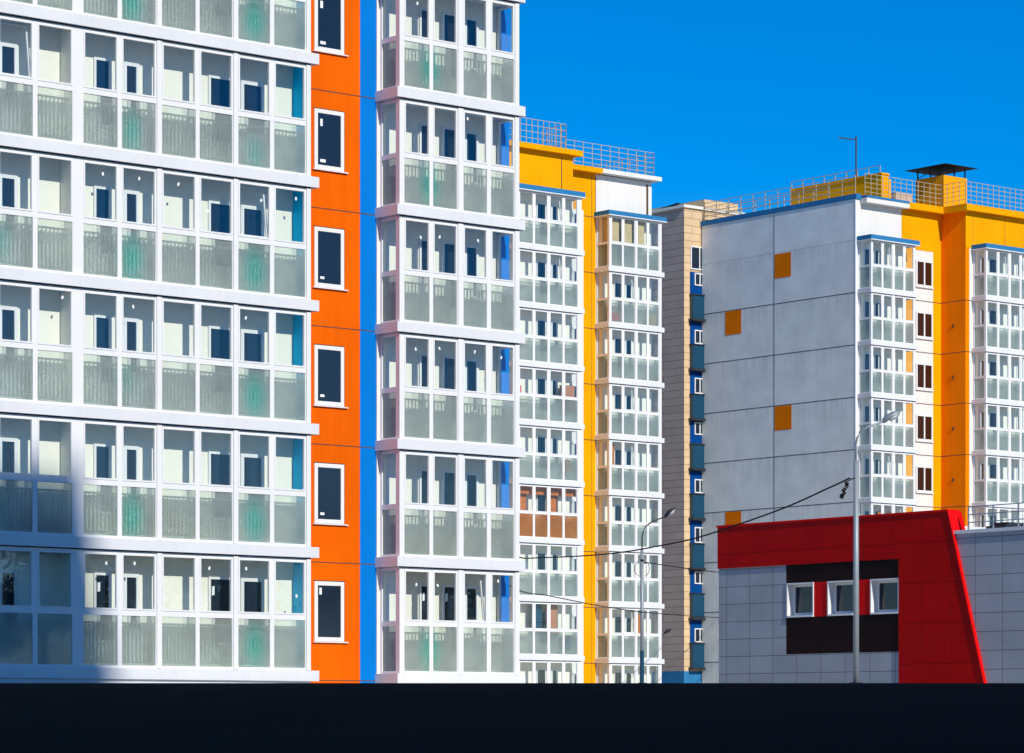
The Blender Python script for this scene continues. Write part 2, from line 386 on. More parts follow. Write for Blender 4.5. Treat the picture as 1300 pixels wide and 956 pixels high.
def balcony(parent, panels, a0, a1, y0, depth, zl, frost, side_l=False, side_r=False, wins=(), doors=(),
            back='cream', ends=(None, None), slab=(0, 0), railing=True, blue_back=None, near=True, bdep=None, wtop=2.32):
    """one glazed balcony storey between the underside of its slab band (zl) and the next band (zl + FL)"""
    zb = zl + .24; zf0 = zb + .06; zf1 = zl + 1.38; zu0 = zl + 1.50; zu1 = zl + 2.72; zt = zl + FL - .025
    T = .07
    fr = MB(); gl = MB(); fg = MB()
    # frame: continuous rails, posts between them
    fr.box(a0, a1, y0, y0 + T, zb, zf0); fr.box(a0, a1, y0, y0 + T, zf1, zu0); fr.box(a0, a1, y0, y0 + T, zu1, zt)
    edges = [a0] + [e for p in panels for e in p] + [a1]
    for k in range(0, len(edges), 2):
        l, r = edges[k], edges[k + 1]
        fr.box(l, r, y0 + .001, y0 + T, zf0, zf1); fr.box(l, r, y0 + .001, y0 + T, zu0, zu1)
        if r - l > .15: fr.box(l + .02, r - .02, y0 - .03, y0, zb + .01, zt - .01)
    sw = .035 if near else .03
    for (l, r) in panels:
        # slim sash frame round the upper light, a little proud
        fr.box(l, l + sw, y0 - .012, y0 + .05, zu0, zu1); fr.box(r - sw, r, y0 - .012, y0 + .05, zu0, zu1)
        fr.box(l + sw, r - sw, y0 - .012, y0 + .05, zu1 - sw, zu1); fr.box(l + sw, r - sw, y0 - .012, y0 + .05, zu0, zu0 + sw)
        pane_quad(gl, l + sw, r - sw, zu0 + sw, zu1 - sw, y0 + .025)
        pane_quad(fg, l, r, zf0, zf1, y0 + .025)
    for flag, xs, sg in ((side_l, a0, 1), (side_r, a1, -1)):
        if not flag: continue
        x2 = xs + sg * T
        ya, yb = y0 + T, y0 + depth
        for (z0, z1) in ((zb, zf0), (zf1, zu0), (zu1, zt)):
            fr.box(xs, x2, ya, yb, z0, z1)
        for (q0, q1) in ((ya, ya + .08), (yb - .10, yb)):
            fr.box(xs, x2, q0, q1, zf0, zf1); fr.box(xs, x2, q0, q1, zu0, zu1)
        xm = xs + sg * .03
        gl.quad((xm, yb - .10, zu0), (xm, ya + .08, zu0), (xm, ya + .08, zu1), (xm, yb - .10, zu1))
        fg.quad((xm, ya + .08, zf0), (xm, yb - .10, zf0), (xm, yb - .10, zf1), (xm, ya + .08, zf1))
    b = fr.obj('balcony', M['frame'], parent)
    gl.obj('glazing', M['glass'], b); fg.obj('frosted_panel', frost, b)
    sb = MB(); sb.box(a0 + slab[0] - .0, a1 + slab[1], y0 - .09, y0 + depth, zl, zb)
    sb.obj('slab_edge', M['band' if near else 'band_far'], b)
    # dark sealing strip under the band above
    MB().box(a0 + .02, a1 - .02, y0 - .02, y0 + .05, zl + FL - .025, zl + FL).obj('seal_strip', M['gap'], b)
    if railing:
        rl = MB(); yr = y0 + .15
        rl.box(a0 + .12, a1 - .12, yr - .02, yr + .02, zl + 1.20, zl + 1.24); rl.box(a0 + .12, a1 - .12, yr - .01, yr + .01, zl + .36, zl + .39)
        st = .10 if near else .17; w = .014 if near else .018
        x = a0 + .16
        while x < a1 - .14:
            rl.box(x - w, x + w, yr - w, yr + w, zl + .39, zl + 1.20); x += st
        for flag, xs, sg in ((side_l, a0, 1), (side_r, a1, -1)):
            if not flag: continue
            xr = xs + sg * .15
            rl.box(xr - .02, xr + .02, yr + .02, y0 + depth - .02, zl + 1.20, zl + 1.24)
            y = yr + st
            while y < y0 + depth - .05:
                rl.box(xr - w, xr + w, y - w, y + w, zl + .30, zl + 1.20); y += st
        rl.obj('railing', M['railing'], b)
    # back wall of the balcony
    bw = MB(); yw = y0 + (bdep or depth)
    bw.box(a0 + (.08 if side_l else 0), a1 - (.08 if side_r else 0), yw - .03, y0 + depth - .001, zb, zl + FL - .001)
    bw.obj('back_wall', M[back], b)
    if blue_back:
        MB().box(blue_back[0], blue_back[1], yw - .036, yw - .0305, zb, zl + FL).obj('painted_strip', M[blue_back[2]], b)
    for i, e in enumerate(ends):
        if e:
            xe = a0 + .01 if i == 0 else a1 - .09
            MB().box(xe, xe + .08, y0 + T, yw - .031, zb, zl + FL).obj('end_wall', M[e], b)
    yg = yw - .035
    for (l, r, sp) in wins:
        f = window_mesh(b, l, r, zb + .55, zl + wtop, yg, sp, 'dark_glass', 'window', .055)
        MB().box(l + .05, r - .05, yg - .02, yg - .012, zb + .58, zl + wtop - .04).obj('window_pane', M['dark_glass'], b)
        if near: 
            xs_ = l + .10; zs_ = zl + wtop - .42
            MB().quad((xs_, yg - .022, zs_), (xs_ + .07, yg - .022, zs_ + .02), (xs_ + .07, yg - .022, zs_ + .22), (xs_, yg - .022, zs_ + .20)).obj('sticker', M['sticker'], f)
    for (l, r) in doors:
        window_mesh(b, l, r, zb + .02, zl + wtop, yg, 0, 'dark_glass', 'door', .08)
        MB().box(l + .06, r - .06, yg - .02, yg - .012, zb + .9, zl + wtop - .06).obj('door_pane', M['dark_glass'], b)
        MB().box(l + .06, r - .06, yg - .025, yg - .012, zb + .1, zb + .9).obj('door_panel', M['frame'], b)
    return b

def stickers(b, panels, y, zl, n, seed, size=.09, special=None):
    """paper stickers left on new glass"""
    rnd = random.Random(seed); mb = MB(); done = 0
    for i, (l, r) in enumerate(panels):
        if rnd.random() > n: continue
        x = l + (r - l) * rnd.uniform(.2, .75); z = zl + rnd.choice([rnd.uniform(2.3, 2.55), rnd.uniform(1.9, 2.4), 2.5])
        a = rnd.uniform(-.5, .5); w, h = size * .55, size * .8
        c, s = math.cos(a), math.sin(a)
        mb.quad(*[(x + u * c - v * s, y + .022, z + u * s + v * c) for u, v in ((-w / 2, -h / 2), (w / 2, -h / 2), (w / 2, h / 2), (-w / 2, h / 2))])
        done += 1
    if done: mb.obj('sticker', M['sticker'], b)

def open_sash(b, l, r, y0, zl, hinge='r'):
    """one upper sash tilted inwards at its head"""
    z0, z1 = zl + 1.52, zl + 2.70; t = .16; w = .05
    mb = MB()
    def slab_(xa, xb, za, zb_):
        ya = y0 + .06 + (za - z0) / (z1 - z0) * t; yb = y0 + .06 + (zb_ - z0) / (z1 - z0) * t
        k = len(mb.v)
        mb.v += [(xa, ya, za), (xb, ya, za), (xb, ya + .04, za), (xa, ya + .04, za), (xa, yb, zb_), (xb, yb, zb_), (xb, yb + .04, zb_), (xa, yb + .04, zb_)]
        mb.f += [tuple(k + i for i in q) for q in ((0, 3, 2, 1), (4, 5, 6, 7), (0, 1, 5, 4), (1, 2, 6, 5), (2, 3, 7, 6), (3, 0, 4, 7))]
    slab_(l, l + w, z0, z1); slab_(r - w, r, z0, z1); slab_(l + w, r - w, z1 - w, z1); slab_(l + w, r - w, z0, z0 + w)
    mb.obj('open_sash', M['frame'], b)

# ================================================================== BUILDING A : white glazed block with orange and blue walls
FA = Frame(394.6, 71.64)
ZA = 1.02
bA = thing('apartment_building', 'nearest apartment building with white glazed balconies, orange wall and narrow blue strip', 'building', FA.O, YAW)
bay_y = 1.70; wall_y = 2.50
pxA = [(106, 149.3), (154.7, 197.6), (205.8, 248.5), (253.5, 294.9), (302.7, 342.9), (348.2, 387.5)]
panA = [(FA.a(l), FA.a(r)) for l, r in pxA]
cut = FA.a(99)
pxL = [(-108, -64), (-58, -14 + 8), (-2, 41.7), (47.7, 91.9)]
panL = [(FA.a(l), FA.a(r)) for l, r in pxL]
leftA = FA.a(-122)
NST = 7
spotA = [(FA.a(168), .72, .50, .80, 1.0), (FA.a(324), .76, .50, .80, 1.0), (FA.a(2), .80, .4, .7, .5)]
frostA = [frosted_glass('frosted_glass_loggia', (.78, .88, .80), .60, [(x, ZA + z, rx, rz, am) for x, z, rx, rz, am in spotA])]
yb = .60
def ax(F_, pxs, yp): return [tuple([F_.a(p[0], yp), F_.a(p[1], yp)] + list(p[2:])) for p in pxs]
def stack(root, n, z0, build, post=None):
    """first storey is built, the others are copies of it and of its pieces"""
    b0 = build(z0)
    out = [b0] + [copy_part(b0, root, FL * k) for k in range(1, n)]
    return out
winsA = ax(FA, [(117.0, 138.5, 0), (262.5, 293.5, 0)], yb)
doorsA = ax(FA, [(154.5, 174.5), (303.5, 333)], yb)
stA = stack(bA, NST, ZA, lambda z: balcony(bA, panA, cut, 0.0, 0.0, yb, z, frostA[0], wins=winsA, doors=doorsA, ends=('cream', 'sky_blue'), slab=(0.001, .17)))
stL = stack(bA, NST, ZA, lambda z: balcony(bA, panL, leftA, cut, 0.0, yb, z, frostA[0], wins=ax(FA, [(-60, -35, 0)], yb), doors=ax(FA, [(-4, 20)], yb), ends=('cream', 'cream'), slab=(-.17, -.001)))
# projecting bay
ba0 = FA.a(507.3, bay_y); ba1 = FA.a(659.0, bay_y)
pxB = [(513.5, 545.3), (550, 580.1), (588.4, 618.2), (623.4, 652.4)]
panB = [(FA.a(l, bay_y), FA.a(r, bay_y)) for l, r in pxB]
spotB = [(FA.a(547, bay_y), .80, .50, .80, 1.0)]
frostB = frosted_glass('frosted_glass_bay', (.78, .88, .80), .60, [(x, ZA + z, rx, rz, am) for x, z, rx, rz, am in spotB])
bd = wall_y - bay_y
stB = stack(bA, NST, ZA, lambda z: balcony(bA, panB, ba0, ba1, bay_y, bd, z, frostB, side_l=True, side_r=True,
        wins=ax(FA, [(530.3, 543, 0), (559.5, 578.5, 0)], wall_y), doors=ax(FA, [(587, 605)], wall_y), wtop=2.44, slab=(-.13, .13)))
def swap_frost(b, mat):
    for ch in b.children:
        if ch.name.startswith('frosted_panel'):
            ch.data = ch.data.copy(); ch.data.materials[0] = mat
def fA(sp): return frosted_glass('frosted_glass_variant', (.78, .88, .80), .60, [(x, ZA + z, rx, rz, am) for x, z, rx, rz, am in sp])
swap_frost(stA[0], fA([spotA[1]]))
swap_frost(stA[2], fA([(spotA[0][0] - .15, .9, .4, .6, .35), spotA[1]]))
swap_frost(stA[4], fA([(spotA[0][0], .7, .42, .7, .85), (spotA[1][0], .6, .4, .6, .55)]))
for k in (1, 2, 3): swap_frost(stB[k], fA([]))
for k in (0, 2, 4): swap_frost(stL[k], fA([]))
for k in range(NST):
    stickers(stA[k], [(l, r) for l, r in panA], 0, ZA, [.7, .1, .5, .95, .0, .2, .2][k] , 40 + k)
    stickers(stL[k], panL, 0, ZA, .25, 60 + k)
    stickers(stB[k], panB, bay_y, ZA, [.7, .3, .75, .5, .1, .2, .2][k], 80 + k)
open_sash(stA[2 + 1], panA[4][0], panA[4][1], 0, ZA)
open_sash(stL[3 + 1], panL[2][0], panL[2][1], 0, ZA)
open_sash(stB[0], panB[2][0], panB[2][1], bay_y, ZA)
ztopA = ZA + FL * NST
endA = ba1 + .35
MB().box(leftA - .0, -.02, yb + .003, 14, -.6, ztopA + .6).obj('wall', M['white_wall'], bA, 'white wall behind the glazed balconies')
xo = FA.a(457, wall_y)
MB().box(leftA, -.02, -.02, yb, -.6, ZA - .002).obj('plinth', M['band'], bA)
MB().box(-.019, xo, wall_y, 13.9, -.6, ztopA + .6).obj('wall', M['orange'], bA, 'orange wall with a column of single windows')
MB().box(xo, ba0 + .02, wall_y, 13.9, -.6, ztopA + .6).obj('wall', M['blue'], bA, 'narrow blue wall strip beside the bay')
MB().box(ba0 + .021, endA, wall_y + .003, 13.9, -.6, ztopA + .6).obj('wall', M['blue'], bA, 'blue wall behind the glazed bay')
MB().box(ba0 - .10, ba0 - .003, wall_y - .035, wall_y - .002, ZA, ztopA).obj('corner_trim', M['frame'], bA)
MB().box(leftA - .3, endA + .3, 1.4, 14.3, ztopA + .6, ztopA + .9).obj('roof', M['band'], bA)
MB().box(leftA - .2, .2, -.2, 1.4, ztopA, ztopA + .3).box(ba0 - .15, ba1 + .15, bay_y - .1, wall_y, ztopA, ztopA + .25).obj('balcony_roof', M['band'], bA)
for k in range(NST + 1):
    z = ZA + .07 + FL * k
    MB().box(-.018, ba0 - .02, wall_y - .004, wall_y, z - .012, z + .012).obj('panel_joint', M['rust_joint'], bA)
# single windows in the orange wall
wx0, wx1 = FA.a(398.6, wall_y), FA.a(436.3, wall_y)
def orange_window(zc0, zc1):
    w = MB(); y = wall_y
    fw = .10
    w.box(wx0, wx0 + fw, y - .03, y + .03, zc0, zc1).box(wx1 - fw, wx1, y - .03, y + .03, zc0, zc1)
    w.box(wx0 + fw, wx1 - fw, y - .03, y + .03, zc1 - fw, zc1).box(wx0 + fw, wx1 - fw, y - .03, y + .03, zc0, zc0 + fw)
    f = w.obj('window', M['frame'], bA, bevel=.008)
    MB().box(wx0 + fw - .01, wx1 - fw + .01, y - .012, y - .004, zc0 + fw - .01, zc1 - fw + .01).obj('window_pane', M['dark_glass'], f)
    MB().box(wx0 - .05, wx1 + .10, y - .06, y - .0301, zc0 - .03, zc0 - .005).obj('sill', M['frame'], f)
    g = MB(); g.box(wx1 + .001, wx1 + .022, y - .006, y, zc0 - .0, zc1 + .02).box(wx0 - .02, wx1, y - .006, y, zc1 + .001, zc1 + .022)
    g.obj('seal_strip', M['gap'], f)
    return f
# top of the frame measured on the photo: 142 / 291.5 / 440 ... at column 398
zw1 = FA.z(420, 738.5, wall_y); zw0 = FA.z(420, 814.5, wall_y)
ow = orange_window(zw0, zw1)
ows = [ow] + [copy_part(ow, bA, FL * k) for k in range(1, NST)]
for k, o in enumerate(ows):
    mb = MB(); yq = wall_y - .013
    dz = 0
    for (u, v, w_, h_) in [[(.17, .78, .07, .16)], [(.2, .14, .12, .06)], [(.2, .14, .12, .06)], [(.2, .14, .12, .06)], [(.2, .72, .07, .17), (.2, .12, .16, .07)], [(.2, .72, .08, .17), (.2, .12, .16, .07)], [(.15, .12, .14, .07)]][k]:
        xx = wx0 + (wx1 - wx0) * u; zz = zw0 + (zw1 - zw0) * v
        mb.quad((xx, yq, zz), (xx + w_, yq, zz), (xx + w_, yq, zz + h_), (xx, yq, zz + h_))
    mb.obj('sticker', M['sticker'], o)

# ================================================================== BUILDING B : yellow block in the middle
FB = Frame(660, 150.3)
bB = thing('apartment_building', 'yellow and white apartment block in the middle with two stacks of glazed balconies', 'building', FB.O, YAW)
ZB = .36; NB = 9
y1, y2 = 0.0, 2.97; w1, w2 = 1.0, 3.97
b1l, b1r = FB.a(655.5), FB.a(738.3)
pan1 = [(FB.a(l), FB.a(r)) for l, r in [(659.5, 676.6), (679.2, 695.2), (698.2, 714.3), (716.9, 732.9)]]
b2l, b2r = FB.a(773.6, y2), FB.a(839.8, y2)
pan2 = [(FB.a(l, y2), FB.a(r, y2)) for l, r in [(776.4, 789.8), (792, 806.0), (809, 821.6), (823.6, 836.2)]]
st1 = stack(bB, NB, ZB, lambda z: balcony(bB, pan1, b1l, b1r, y1, w1, z, M['frost_far'], side_l=False, side_r=True,
        bdep=.66, wtop=2.40, wins=ax(FB, [(680.0, 692, 0)], .66), doors=ax(FB, [(698.5, 706.5)], .66), slab=(-.1, .12), near=False, ends=(None, None)))
st2 = stack(bB, NB, ZB, lambda z: balcony(bB, pan2, b2l, b2r, y2, w2 - y2, z, M['frost_far'], side_l=True, side_r=True,
        bdep=.66, wtop=2.40, wins=ax(FB, [(778.5, 788.9, 0)], y2 + .66), doors=ax(FB, [(792.4, 801)], y2 + .66), slab=(-.12, .12), near=False))
ZBR = 28.0
zws = FB.z(733, 266, 1.0)
endB = b2r + .18
e1 = FB.a(727.3, w1)
xw = FB.a(756.3, w2)
MB().box(b1r + .02, e1 + .0005, w1 - .012, w1 - .001, 0, ZB + FL * NB).obj('wall', M['white_wall'], bB, 'white wall strip beside the left balcony stack')
MB().box(e1 + .001, FB.a(740.6, w1), w1 - .012, w2 - .01, 0, zws).obj('wall', M['white_wall'], bB, 'white wall corner beside the left balcony stack')
nw = None
for k in range(NB):
    z = ZB + FL * k + 1.05
    if nw is None:
        nw = window_mesh(bB, FB.a(726.6, w1), FB.a(732.6, w1), z, z + 1.2, w1 - .035, 0, name='window')
        MB().box(FB.a(727.2, w1), FB.a(732, w1), w1 - .05, w1 - .04, z + .05, z + 1.15).obj('window_pane', M['dark_glass'], nw)
    else: copy_part(nw, bB, FL * k)
MB().box(b1l - 8, e1, w1, 15, 0, ZBR - .26).obj('wall', M['yellow'], bB, 'yellow wall over the left balcony stack')
MB().box(e1, xw, w2, 14.9, 0, ZBR - .28).obj('wall', M['yellow'], bB, 'tall yellow wall strip between the two balcony stacks')
MB().box(xw, endB, w2 + .001, 14.9, 0, ZBR - .28).obj('wall', M['white_wall'], bB, 'white wall at the right end')
MB().box(endB - .28, endB + .02, w2 - .03, w2, 0, ZBR - .4).obj('corner_trim', M['frame'], bB)
MB().box(FB.a(820.5, w2), FB.a(822.3, w2), w2 - .05, w2 - .002, ZB + FL * NB, ZBR - .42).obj('downpipe', M['rust_joint'], bB)
rf = MB(); rf.box(b1l - 8, e1 + .35, w1 - .35, 15.3, ZBR - .26, ZBR); rf.obj('roof', M['yellow'], bB)
rf = MB(); rf.box(e1 + .351, FB.a(765, w2 - .4), w2 - .45, 15.2, ZBR - .28, ZBR - .02); rf.obj('roof', M['yellow'], bB)
rf = MB(); rf.box(FB.a(765, w2 - .4) + .001, endB + .35, w2 - .45, 15.2, ZBR - .24, ZBR - .03); rf.obj('roof', M['white_wall'], bB, 'white roof edge')
zt = ZB + FL * NB
MB().box(b1l - .1, b1r + .12, y1 - .15, w1, zt + .02, zt + .26).obj('balcony_roof', M['blue_cap'], bB, 'blue sheet-metal cap over the balconies')
MB().box(b2l - .15, b2r + .22, y2 - .15, w2, zt + .02, zt + .24).obj('balcony_roof', M['blue_cap'], bB, 'blue sheet-metal cap over the balconies')
MB().box(b1l - .12, b1r + .14, y1 - .17, w1, zt - .02, zt + .019).obj('fascia', M['frame'], bB)
MB().box(b2l - .17, b2r + .24, y2 - .17, w2, zt - .02, zt + .019).obj('fascia', M['frame'], bB)
jm = MB()
for k in range(0, NB + 1):
    z = ZB + FL * k
    MB().box(FB.a(740.6, w1) + .01, xw, w2 - .006, w2, z - .02, z + .02).obj('panel_joint', M['rust_joint'], bB)
jm.box(e1 - .75, e1 - .70, w1 - .006, w1, zt + .3, ZBR - .4)
jm.box(xw - .28, xw - .255, w2 - .006, w2, 0, ZBR - .4); jm.box(xw - .03, xw, w2 - .012, w2 - .007, zt, ZBR - .41)
jm.obj('panel_joint', M['rust_joint'], bB)
def railing(parent, segs, z0, h, rows, step, mat='rail_yellow', r=.014, name='roof_railing', label=None):
    mb = MB()
    for (xa, ya, xb, yb_) in segs:
        L = math.hypot(xb - xa, yb_ - ya); n = max(1, round(L / step))
        for i in range(n + 1):
            t = i / n; x = xa + (xb - xa) * t; y = ya + (yb_ - ya) * t
            mb.box(x - r, x + r, y - r, y + r, z0, z0 + h)
        for j in range(rows):
            z = z0 + h * (j + 1) / rows
            dx, dy = (xb - xa) / L, (yb_ - ya) / L
            k = len(mb.v); q = r * .8
            for (px_, py_) in ((xa, ya), (xb, yb_)):
                for s1, s2 in ((-1, -1), (1, -1), (1, 1), (-1, 1)):
                    mb.v.append((px_ - dy * q * s1, py_ + dx * q * s1, z + q * s2))
            mb.f += [(k, k + 1, k + 5, k + 4), (k + 1, k + 2, k + 6, k + 5), (k + 2, k + 3, k + 7, k + 6), (k + 3, k, k + 4, k + 7), (k, k + 3, k + 2, k + 1), (k + 4, k + 5, k + 6, k + 7)]
    return mb.obj(name, M[mat], parent, label)
ex = endB + .1
railing(bB, [(b1l - 8, w1 - .1, FB.a(717, w1), w1 - .1), (FB.a(717, w1), w1 - .1, FB.a(717, w1), w1 + 1.7)], ZBR, 1.22, 4, .36)
xr0 = FB.a(716, w2)
railing(bB, [(xr0, w2 - .1, ex, w2 - .1), (ex, w2 - .1, ex, w2 + 9)], ZBR - .03, 1.25, 5, .62)

# some lived-in variety
def curtain(b, l, r, y, z0, z1, mat):
    MB().box(l, r, y, y + .02, z0, z1).obj('curtain', M[mat], b)
for (l, r) in pan2[:3]: curtain(st2[8], l, r, y2 + .22, ZB + 1.45, ZB + 2.7, 'curtain')
MB().box(b2l + .15, b2l + .17, y2 + .1, w2 - .15, ZB + .3, ZB + 2.7).obj('curtain', M['curtain'], st2[8])
# storey lined with wood (left stack)
wd = st1[3]
for ch in list(wd.children):
    if ch.name.startswith('frosted_panel'):
        ch.data = ch.data.copy(); ch.data.materials[0] = M['frost_amber']
for (l, r) in (pan1[0], (pan1[2][0] + .2, pan1[2][1] + .1)):
    curtain(wd, l, r, .5, ZB + .3, ZB + 2.6, 'wood')
MB().box(b1l + .1, b1r - .1, y1 + .3, y1 + .32, ZB + 2.35, ZB + 2.75).obj('curtain', M['wood'], wd)
open_sash(st1[8], *pan1[2], y1, ZB); open_sash(st1[7], *pan1[2], y1, ZB)
open_sash(st2[7], *pan2[1], y2, ZB); open_sash(st2[5], *pan2[1], y2, ZB); open_sash(st2[4], *pan2[1], y2, ZB); open_sash(st2[1], *pan2[1], y2, ZB)

M['red_item'] = plain('red_plastic', (.6, .02, .015), .4)
M['tan_item'] = plain('tan_board', (.45, .20, .10), .7)
def store(b, x0, x1, y, z0, z1, mat):
    MB().box(x0, x1, y, y + .25, z0, z1).obj('stored_box', M[mat], b)
store(st1[5], pan1[0][0] + .02, pan1[0][0] + .28, .2, ZB + 1.45, ZB + 1.9, 'red_item')
store(st1[5], pan1[3][0] + .05, pan1[3][1] - .02, .2, ZB + .9, ZB + 2.1, 'tan_item')
store(st1[4], pan1[3][0] + .1, pan1[3][0] + .45, .1, ZB + .7, ZB + 1.3, 'tan_item')
store(st1[1], pan1[3][0] + .05, pan1[3][0] + .5, .1, ZB + .5, ZB + 1.2, 'teal')
for (l, r) in (pan1[1], pan1[2]): curtain(st1[1], l + .05, r - .05, .35, ZB + 1.3, ZB + 2.7, 'tan_item' if l > pan1[1][0] else 'teal')
store(st2[7], pan2[0][0] + .1, pan2[0][1] - .1, y2 + .12, ZB + .35, ZB + .75, 'red_item')
store(st2[7], pan2[3][0] + .1, pan2[3][1] - .1, y2 + .12, ZB + .35, ZB + .85, 'curtain')
store(st2[1], pan2[2][0] + .3, pan2[2][0] + .55, y2 + .3, ZB + 1.2, ZB + 2.5, 'wood')
curtain(st2[4], b2l + .35, b2l + .6, y2 + .3, ZB + 1.4, ZB + 2.6, 'wood')
# ================================================================== BUILDING C : brown-clad tower far behind
FC = Frame(868.3, 177.3)
bC = thing('apartment_tower', 'narrow brown clad tower behind, grey shaded side, thin beige front and blue balcony strip', 'building', FC.O, YAW)
zc = FC.z(868.3, 260)
M['brown_side'] = tiles('brown_siding', (.54, .42, .34), (.28, .21, .17), 3.4, .42, 'y', .018, .7, .05, .5)
M['beige_front'] = tiles('beige_siding', (.72, .52, .31), (.40, .26, .14), 1.2, .42, 'x', .018, .7, .05, .5)
yC = FC.ys(826)
MB().box(0, .25, 0, 12, 1.6, zc - .15).obj('wall', M['brown_side'], bC, 'shaded brown side wall of narrow boards')
xc1 = FC.a(875.3)
MB().box(.001, 9.0, -.012, 11.9, 1.6, zc - .16).obj('wall', M['beige_front'], bC, 'sunlit beige front wall')
MB().box(-.03, .02, -.03, 12.1, 1.0, FC.z(868, 852)).box(.02, 9, -.03, .2, 1.0, FC.z(868, 852)).obj('plinth', M['blue_cap'], bC, 'blue plinth')
MB().box(-.12, 9.1, -.14, 12.2, zc - .15, zc).obj('roof', M['cream'], bC)
MB().box(FC.a(899), FC.a(941.5), .3, 6, zc, zc + .55).obj('penthouse', M['beige_front'], bC)
vb = MB().box(FC.a(860, 3), FC.a(884, 3), 2.4, 3.6, zc, zc + .25).obj('roof_vent', M['dark_steel'], bC)
cp = MB(); cx0, cx1 = FC.a(852, 2.2), FC.a(893, 2.2); cym = 3.0; cxm = (cx0 + cx1) / 2
for q in (((cx0, 2.0), (cx1, 2.0)), ((cx1, 2.0), (cx1, 4.0)), ((cx1, 4.0), (cx0, 4.0)), ((cx0, 4.0), (cx0, 2.0))):
    cp.quad((*q[0], zc + .22), (*q[1], zc + .22), (cxm, cym, zc + .75))
cp.quad((cx0, 2, zc + .22), (cx0, 4, zc + .22), (cx1, 4, zc + .22), (cx1, 2, zc + .22))
cp.obj('vent_cap', M['black'], vb)
# blue balcony strip: every storey one recessed opening
xb0, xb1 = xc1, xc1 + 2.2
def cbal(z):
    fr = MB().box(xb0, xb1, -.30, -.0121, z, z + 1.32)
    o = fr.obj('balcony', M['teal'], bC)
    MB().box(xb0 - .1, xb1 + .02, -.42, -.013, z - .14, z - .001).obj('slab_edge', M['dark_steel'], o)
    MB().box(xb0 - .04, xb1 + .01, -.36, -.013, z + 1.321, z + 1.38).obj('handrail', M['dark_steel'], o)
    MB().box(xb0 + .02, xb1, -.06, -.0125, z + 1.381, z + 2.65).obj('recess_wall', M['deep_blue'], o)
    return o
zc0 = FC.z(880, 847.3)
cb0 = cbal(zc0)
cbs = [cb0] + [copy_part(cb0, bC, FL * k) for k in range(1, 8)]
for k, o in enumerate(cbs):
    za, zb2 = [(1.42, 2.2), (1.9, 2.6), (1.42, 2.3)][k % 3]
    w = window_mesh(o, xb0 + .3, xb0 + 1.1, zc0 + za, zc0 + zb2, -.08, 1, name='window')
    MB().box(xb0 + .35, xb0 + 1.05, -.095, -.085, zc0 + za + .05, zc0 + zb2 - .05).obj('window_pane', M['dark_glass'], w)
wz = zc0 + FL * 8
w = window_mesh(bC, xb0 + .05, xb0 + 1.4, wz, wz + 1.3, -.03, 1, name='window')
MB().box(xb0 + .1, xb0 + 1.35, -.045, -.035, wz + .05, wz + 1.25).obj('window_pane', M['dark_glass'], w)

# ================================================================== BUILDING G : block with the blank grey side wall
FG = Frame(1086, 168.8)
bG = thing('apartment_building', 'right hand apartment block whose blank pale grey side wall has small orange squares', 'building', FG.O, YAW)
ZG = 11.93 - 4 * FL; NG = 10
Lg = 12.0; ZGR = 28.35
M['big_panel'] = tiles('large_wall_panels', (.87, .88, .82), (.6, .6, .55), 8.0, FL, 'y', .02, .8, .03, 0, (-FG.ys(982.7), 2.0), .18)
MB().box(0, .3, .02, Lg, .8, ZGR - .16).obj('wall', M['big_panel'], bG, 'blank pale grey side wall of large panels')
MB().box(-.015, .30, -.02, .019, .8, ZGR - .16).obj('corner_trim', M['frame'], bG)
MB().box(-.035, .35, -.1, Lg + .2, ZGR - .16, ZGR + .12).obj('roof_cap', M['blue_cap'], bG, 'blue metal cap along the side wall')
MB().box(.05, .3, Lg, Lg + .35, ZGR - .9, ZGR - .35).obj('gutter', M['blue_cap'], bG)
jm = MB()
yj = FG.ys(982.7)
for k in range(-3, 5 + 1):
    z = 12.0 + FL * k
    if z < 1.5: continue
    if z < 23.5: MB().box(-.006, 0, .03, Lg, z - .018, z + .018).obj('panel_joint', M['joint'], bG)
jm.box(-.008, -.0, yj - .015, yj + .015, .8, ZGR - .165)
jm.obj('panel_joint', M['joint'], bG)
for (pl, pr, zj) in ((1004.2, 983.5, 12 + FL * 4), (941, 920.8, 12 + FL * 3), (1005, 983.5, 12 + FL * 1 + .0), (941, 920.8, 12.0 - .0)):
    ya, yb_ = FG.ys(pl), FG.ys(pr)
    zt_ = FG.zs((pl + pr) / 2, {23.2: 321.5, 20.4: 394.5, 14.8: 515, 12.0: 649.5}[round(zj, 1)])
    MB().box(-.012, -.007, ya, yb_, zt_ - 1.33, zt_).obj('painted_square', M['square'], bG)
# front, recessed part
g1 = -.95; g1l, g1r = FG.a(1106, g1), FG.a(1162, g1)
panG = [(FG.a(l, g1), FG.a(r, g1)) for l, r in [(1107.8, 1119.3), (1121.6, 1132.4), (1135.6, 1147), (1149.4, 1159.8)]]
xwg = FG.a(1184.6); xside = FG.a(1194.6)
yf = -1.80
MB().box(.301, xwg, 0, 11.9, .8, ZGR - .35).obj('wall', M['white_wall'], bG, 'white wall of the recessed front')
MB().box(xwg, xside, -.001, 11.9, .8, ZGR - .35).obj('wall', M['yellow'], bG, 'narrow yellow wall strip')
MB().box(g1r + .01, FG.a(1160.6), -.024, -.0005, .8, ZG + FL * 9 + .3).obj('wall', M['yellow'], bG, 'yellow wall strip seen through the glazed bay')
zyl = FG.z(1170, 318)
MB().box(FG.a(1144.5), xwg, -.02, -.001, zyl, ZGR - .35).obj('wall', M['yellow'], bG, 'yellow top storey beside the white wall')
MB().box(FG.a(1090.5), FG.a(1144), -.012, -.001, ZG + FL * 9 + .3, ZGR - .35).obj('wall', M['white_wall'], bG, 'white top storey panel')
